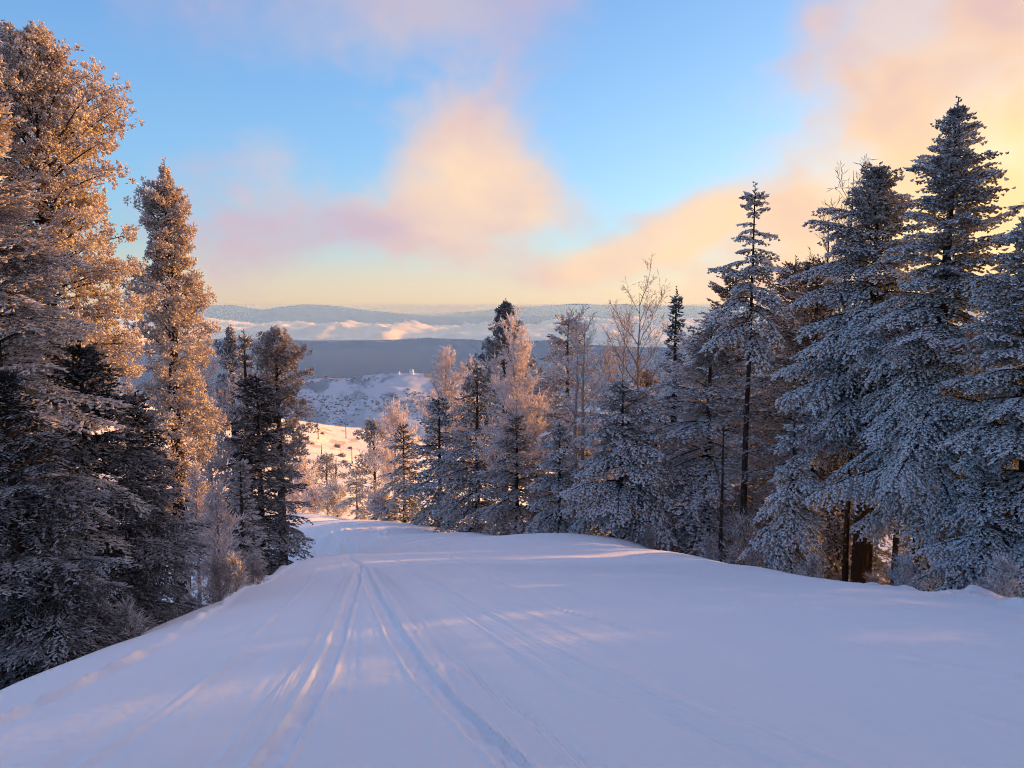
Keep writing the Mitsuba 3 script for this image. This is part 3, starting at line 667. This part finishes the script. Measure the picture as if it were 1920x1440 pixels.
for i, (x, y, s) in enumerate(((-16.5, 24, .8), (-20, 17, .9), (-23, 26, .9), (-19, 34, .8), (-27, 36, .8))):
    rng = np.random.default_rng(int(abs(x) * 10 + y * 70 + 50))
    copy_tree(SRC[int(rng.integers(5))], x, y, s * .8, float(rng.uniform(0, 360)), .9, 'shaded fir deep inside the left forest behind the front row', 'firs deep inside the left forest')


# half-buried saplings along the edges of the groomed snow
EDGE = sorted(((9.6, 14.6, .7), (10.3, 16.2, .5), (9.4, 18.0, .9), (9.9, 20.5, .6), (9.0, 22.5, .8), (8.2, 25.6, .7), (7.4, 28.4, .9), (5.9, 32.5, .8), (3.6, 36.5, .8), (-6.1, 15.6, .7), (-6.7, 18.2, .9), (-6.5, 12.6, .5), (-7.0, 20.3, .7)), key=lambda q: q[0] / q[1])
for i, (x, y, h) in enumerate(EDGE):
    key = name_of('buried_sapling')
    bare_tree(key, (x, y, float(ground(np.array([x * 1.0]), np.array([y * 1.0]))[0]) - .05), h, h * .42, ('grey', 'warmtwig')[i % 2], 500 + i, .62, .04, 0, .55)
    tag(key, f'tiny leafless sapling poking out of the snow at the trees\' edge, {ordinal(i, 13)} from the left', 'sapling', 'half-buried saplings along the edge of the run')


# ------------------------------------------------------------------ the land beyond
def patch(xs, ys, fn):
    X, Y = np.meshgrid(xs, ys, indexing='xy')
    v = np.stack([X, Y, fn(X, Y)], -1).reshape(-1, 3)
    f = grid_faces(len(ys), len(xs))
    n = np.cross(v[f[0, 1]] - v[f[0, 0]], v[f[0, 2]] - v[f[0, 0]])[2]
    return trimesh.Trimesh(v, f if n > 0 else f[:, ::-1], process=False)


def P3(x, y, k=1.0):
    return np.stack([np.asarray(x) * k, np.asarray(y) * k, np.zeros_like(np.asarray(x) * 1.0)], -1)


def hill_snow(p, n, uv):
    a = fbm(p.x * .05, p.y * .03, 0.0, 3)
    grass = smoothstep(.62, .80, fbm(p.x * .25, p.y * .12, 3.0, 3)) * .55
    return mix(mix((.80, .79, .80), (.88, .87, .88), a), (.36, .27, .22), grass)


scene['hill_snow'] = {'type': 'twosided', 'b': D(proc(hill_snow))}


def far_snow(p, n, uv):
    a = smoothstep(.42, .60, fbm(p.x * .035, p.y * .020, 0.0, 4))
    b = smoothstep(.45, .70, fbm(p.x * .006 + 4.0, p.y * .006, 0.0, 3))
    return mix((.66, .70, .76), (.20, .22, .23), a * (.30 + .55 * b))


scene['far_snow'] = {'type': 'twosided', 'b': D(proc(far_snow))}


def sunny(x, y):
    z = HC[0] * x + HC[1] * y + HC[2]
    z = z + (meshkit.fbm(P3(x, y, .025), 4, 3) - .5) * 5.0 + (meshkit.fbm(P3(x, y, .11), 3, 5) - .5) * 1.2
    over = y - (300 + (x + 86) * 1.45)
    z = z - .0035 * np.maximum(0, over + 10) ** 2 - .25 * np.maximum(0, over)
    return z - .004 * np.maximum(0, x + 30) ** 2 - .3 * np.maximum(0, 165 - y)


HC = (-.2838, -.0691, -48.15)
put('sunlit_hill', patch(np.linspace(-200, 30, 140), np.linspace(125, 440, 160), sunny), 'hill_snow', smooth=True)
tag('sunlit_hill', 'snowy hillside beyond the run catching pink and golden sunlight', 'hill', kind='structure')


def blue(x, y):
    crest = -150 - .00005 * (x + 300) ** 2 + (meshkit.fbm(P3(x, 0 * x, .003), 2, 2) - .5) * 26 + 10 * np.exp(-((x + 215) / 90) ** 2)
    d = 1560 + .12 * (x + 400) - y
    z = crest - .25 * np.maximum(0, d) - .00006 * np.maximum(0, d) ** 2 - .3 * np.maximum(0, -d) - 3.5 * np.exp(-(d / 40) ** 2)
    return z + (meshkit.fbm(P3(x, y, .012), 4, 7) - .5) * 12 + (meshkit.fbm(P3(x, y, .05), 3, 8) - .5) * 4


put('blue_ridge', patch(np.linspace(-900, 300, 200), np.linspace(950, 1800, 130), blue), 'far_snow', smooth=True)
tag('blue_ridge', 'shaded blue snowy ridge with dark scrub below the sea of clouds', 'ridge', kind='structure')

# scrub on the blue ridge: far too many to count
rs = np.random.default_rng(5)
sx, sy = rs.uniform(-640, 60, 24000), rs.uniform(1050, 1580, 24000)
keep = meshkit.fbm(P3(sx, sy, .012), 4, 41) + .16 * np.clip((-250 - sx) / 200, -1, 1) > .40 + .20 * rs.random(24000)
sx, sy = sx[keep][:8000], sy[keep][:8000]
sz = blue(sx, sy)
k = len(sx)
rad = .55 + 1.9 * rs.random(k) ** 2.2
ico = trimesh.creation.icosahedron()
ico = trimesh.Trimesh([[1, 0, 0], [-1, 0, 0], [0, 1, 0], [0, -1, 0], [0, 0, 1], [0, 0, -1]], [[0, 2, 4], [2, 1, 4], [1, 3, 4], [3, 0, 4], [2, 0, 5], [1, 2, 5], [3, 1, 5], [0, 3, 5]], process=False)
v = (np.array(ico.vertices)[None] * rs.uniform(.4, 1.5, (k, 6, 1)) * rad[:, None, None] * [1.3, 1, .8] + np.stack([sx, sy, sz + rad * .35], -1)[:, None]).reshape(-1, 3)
f = (np.array(ico.faces)[None] + (np.arange(k) * 6)[:, None, None]).reshape(-1, 3)
scene['scrub'] = frosted((.10, .11, .115), (.6, .6, .62), .2, 1.2, 1.0)
put('ridge_scrub', (v, f), 'scrub')
tag('ridge_scrub', 'dark scrub and small trees dotted all over the blue ridge', 'scrub', kind='stuff')

# two small observatory domes on the ridge
scene['white_paint'] = D((.80, .79, .77))
for (x, y, r), lab in zip(((-205, 1575, 4.6), (-231, 1572, 2.6)), ('larger white dome building on the crest of the blue ridge', 'smaller white dome building left of the larger one on the ridge')):
    key = name_of('dome_building')
    z = float(np.max(blue(np.array([x] * 9), np.linspace(y - 40, y + 40, 9))))
    u = np.linspace(0, 2 * np.pi, 25)
    ring = np.stack([np.cos(u), np.sin(u)], -1)
    prof = [(r * 1.0, -12), (r * 1.0, r * .75), (r * 1.06, r * .75), (r * 1.06, r * .95)]
    dome = [(r * .98 * math.cos(a), r * .95 + r * .98 * math.sin(a)) for a in np.linspace(0, math.pi / 2 - .02, 8)]
    for part, pr in (('drum', prof), ('roof', dome)):
        vv = np.array([[[q[0] * h[0], q[1] * h[0], h[1]] for q in ring] for h in pr]) + [x, y, z]
        put(f'{key}__{part}', trimesh.Trimesh(vv.reshape(-1, 3), grid_faces(len(pr), 25)[:, ::-1], process=False), 'white_paint', smooth=40)
    put(f'{key}__shutter', trimesh.creation.box([r * .35, .3, r * .9], transform=trimesh.transformations.translation_matrix([x, y - r * .92, z + r * 1.35])), 'rimed_wood')
    tag(key, lab, 'building')

# bushes and dead snags on the sunlit hill
scene['dry_brush'] = frosted((.34, .25, .21), (.70, .64, .62), -.3, 1.2, 3.0)


def bush(key, x, y, r, seed):
    rng = np.random.default_rng(seed)
    k = 90
    az, el = rng.uniform(0, 6.28, k), rng.uniform(.05, 1.5, k)
    d = np.stack([np.cos(az) * np.cos(el), np.sin(az) * np.cos(el), np.sin(el)], -1)
    o = np.array([x, y, float(sunny(np.array([x]), np.array([y]))[0])]) + d * rng.uniform(0, .35, (k, 1)) * r * [1.4, 1, .5]
    put(key, finger_mesh(o, nz(d + rng.normal(0, .3, (k, 3))), rng.normal(0, 1, (k, 3)), rng.uniform(.5, .9, k) * r, np.full(k, .22 * r), np.full(k, .16 * r)), 'dry_brush')


HB = ((-74, 262, 1.3), (-70, 282, 1.0), (-66, 252, .9), (-60, 262, 1.6), (-57, 268, 1.2), (-64, 232, 1.1), (-72, 224, 1.1), (-69, 212, 1.), (-62, 214, 1.1), (-55, 246, 1.6),
                               (-52, 236, 1.2), (-51, 258, 1.2), (-75, 245, 1.), (-58, 222, .8), (-49, 222, 1.), (-61, 200, .9), (-66, 197, .9), (-47, 250, 1.1))
for i, (x, y, r) in enumerate(sorted(HB, key=lambda q: q[0] / q[1])):
    key = name_of('hill_bush')
    bush(key, x, y, r, 300 + i)
    tag(key, f'small dry bush on the sunlit hillside, {ordinal(i, 18)} counted from the left', 'shrub', 'bushes on the sunlit hillside')
HS = ((-73, 262, 8.5), (-68, 268, 7.), (-63, 290, 7.5), (-54, 205, 4.5), (-55, 300, 5.5), (-51, 275, 8.5), (-49, 279, 9.), (-47.5, 272, 8.), (-46, 280, 9.5), (-44, 270, 7), (-50, 238, 5), (-60, 240, 3.5), (-77, 275, 7))
for i, (x, y, h) in enumerate(sorted(HS, key=lambda q: q[0] / q[1])):
    key = name_of('dead_snag')
    snag(key, (x, y, float(sunny(np.array([x * 1.0]), np.array([y * 1.0]))[0])), h, 1, 400 + i, .17)
    tag(key, f'thin dead trunk on the sunlit hillside, {ordinal(i, 13)} counted from the left', 'dead tree', 'dead trunks on the sunlit hillside')


# the desert plain far below; cloud shadow and blue haze put into its colour
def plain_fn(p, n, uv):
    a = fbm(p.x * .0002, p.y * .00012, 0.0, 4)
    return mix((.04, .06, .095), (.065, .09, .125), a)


scene['plain_painted_shade'] = {'type': 'twosided', 'b': D(proc(plain_fn))}
xs = np.linspace(-1, 1, 81) ** 3 * 118000
ys = np.concatenate([np.linspace(-118000, -2000, 20), np.linspace(0, 118000, 60)])
put('desert_plain', patch(xs, ys, lambda x, y: -1250 + 0 * x), 'plain_painted_shade', smooth=True)
tag('desert_plain', 'dark blue lowland plain far below with cloud shadow put into its colour', 'plain', kind='structure')


def flank(x, y):        # the mountain's own flanks, falling to the plain on all sides
    r = np.hypot(x * .9, y * .8)
    return -66 - 1190 * ss(150, 5200, r) - 40 * ss(120, 300, r) + (meshkit.fbm(P3(x, y, .0012), 5, 3) - .5) * 420 * ss(1200, 3000, r) * (1 - ss(4000, 5200, r)) - 70 * ss(300, 900, y)


g = np.sign(np.linspace(-1, 1, 110)) * np.abs(np.linspace(-1, 1, 110)) ** 2 * 6500
put('mountainside', patch(g, g, flank), 'far_snow', smooth=True)
tag('mountainside', 'snowy lower flank of the mountain falling towards the plain', 'mountainside', kind='structure')

# mountain ranges along the horizon
scene['far_rock'] = D((.05, .06, .09))


def range_fn(y0, half, top, seed, env):
    def fn(x, y):
        q = P3(x, y, 1 / 9000.)
        r = 1 - np.abs(2 * meshkit.fbm(q * [1, .6, 1], 3, seed) - 1)
        h = top * env(x) * (.55 + .6 * r) * np.exp(-((y - y0) / half) ** 2)
        return -1262 + np.maximum(0, h - 6)
    return fn


put('far_range', patch(np.linspace(-52000, 9000, 300), np.linspace(47000, 68000, 50), range_fn(57000, 5200, 1330, 3, lambda x: .35 + .65 * np.maximum(np.exp(-((x + 23500) / 5500) ** 2), .84 * np.exp(-((x + 14000) / 5200) ** 2)) + .3 * np.exp(-((x + 42000) / 8000) ** 2))), 'far_rock', smooth=True)
tag('far_range', 'blue mountain range on the left half of the horizon', 'mountain range', kind='structure')
put('far_range_001', patch(np.linspace(-16000, 70000, 300), np.linspace(66000, 92000, 50), range_fn(78000, 7000, 1400, 8, lambda x: ss(-14000, 4000, x) * (.72 + .16 * np.exp(-((x - 7000) / 9000) ** 2)))), 'far_rock', smooth=True)
tag('far_range_001', 'hazy long mountain range on the right half of the horizon', 'mountain range', kind='structure')


# the sea of clouds
def bank():
    nx, ny = 300, 190
    u = np.linspace(-1, 1, nx)[None, :]
    y = 12500 * (37000 / 12500) ** np.linspace(0, 1, ny)[:, None] + 0 * u
    x = u * y * .95
    q = P3(x, y, 1 / 5200.)
    cov = .22 + (meshkit.fbm(q * [1, .62, 1], 4, 11) - .5) * 1.7 + .24 * ss(13000, 27000, y)
    cov = cov + .10 * (meshkit.fbm(q * [1.8, .9, 1], 2, 19) - .5) + .09 * (meshkit.fbm(q * 5, 3, 13) - .5)
    bil = 1 - np.abs(2 * meshkit.fbm(q * [3.4, 3.4, 1], 3, 15) - 1) ** .7
    bil2 = 1 - np.abs(2 * meshkit.fbm(q * [9, 9, 1], 3, 16) - 1) ** .7
    th = 1000 * np.clip(cov - .36, 0, .22) ** .7 * (.12 + .70 * bil + .50 * bil2 * (.4 + bil))
    zb = -1010.0 + 0 * x
    on = cov > .36
    f = grid_faces(ny, nx)
    fk = f[on.reshape(-1)[f].any(1)]
    top = np.stack([x, y, zb + th], -1).reshape(-1, 3)
    bot = np.stack([x, y, zb - th * .25 - .5], -1).reshape(-1, 3)
    n = np.cross(top[fk[:, 1]] - top[fk[:, 0]], top[fk[:, 2]] - top[fk[:, 0]])[:, 2]
    if np.median(n) < 0:
        fk = fk[:, ::-1]
    mm = trimesh.Trimesh(np.vstack([top, bot]), np.vstack([fk, fk[:, ::-1] + len(top)]), process=False)
    mm.remove_unreferenced_vertices()
    return mm


scene['cloud_white'] = {'type': 'principledthin', 'base_color': {'type': 'rgb', 'value': [.93, .93, .95]}, 'roughness': 1.0, 'diff_trans': .5, 'eta': 1.05}
put('cloud_sea', bank(), 'cloud_white', smooth=True)
tag('cloud_sea', 'sea of white clouds with pink-tipped tops spread over the dark plain', 'clouds', kind='stuff')

# ------------------------------------------------------------------ air
scene['air'] = {'type': 'homogeneous', 'albedo': {'type': 'rgb', 'value': [.70, .88, 1.0]}, 'sigma_t': {'type': 'rgb', 'value': [.45 * HAZE, .80 * HAZE, 1.9 * HAZE]}}
scene['haze'] = {'type': 'cube', 'to_world': T().translate([0, 0, -620]).scale([119000, 119000, 645]), 'bsdf': {'type': 'null'}, 'interior': {'type': 'ref', 'id': 'air'}}
scene['camera']['medium'] = {'type': 'ref', 'id': 'air'}
tag('haze', 'thin blue air over the far plain and mountain ranges', 'haze', kind='stuff')
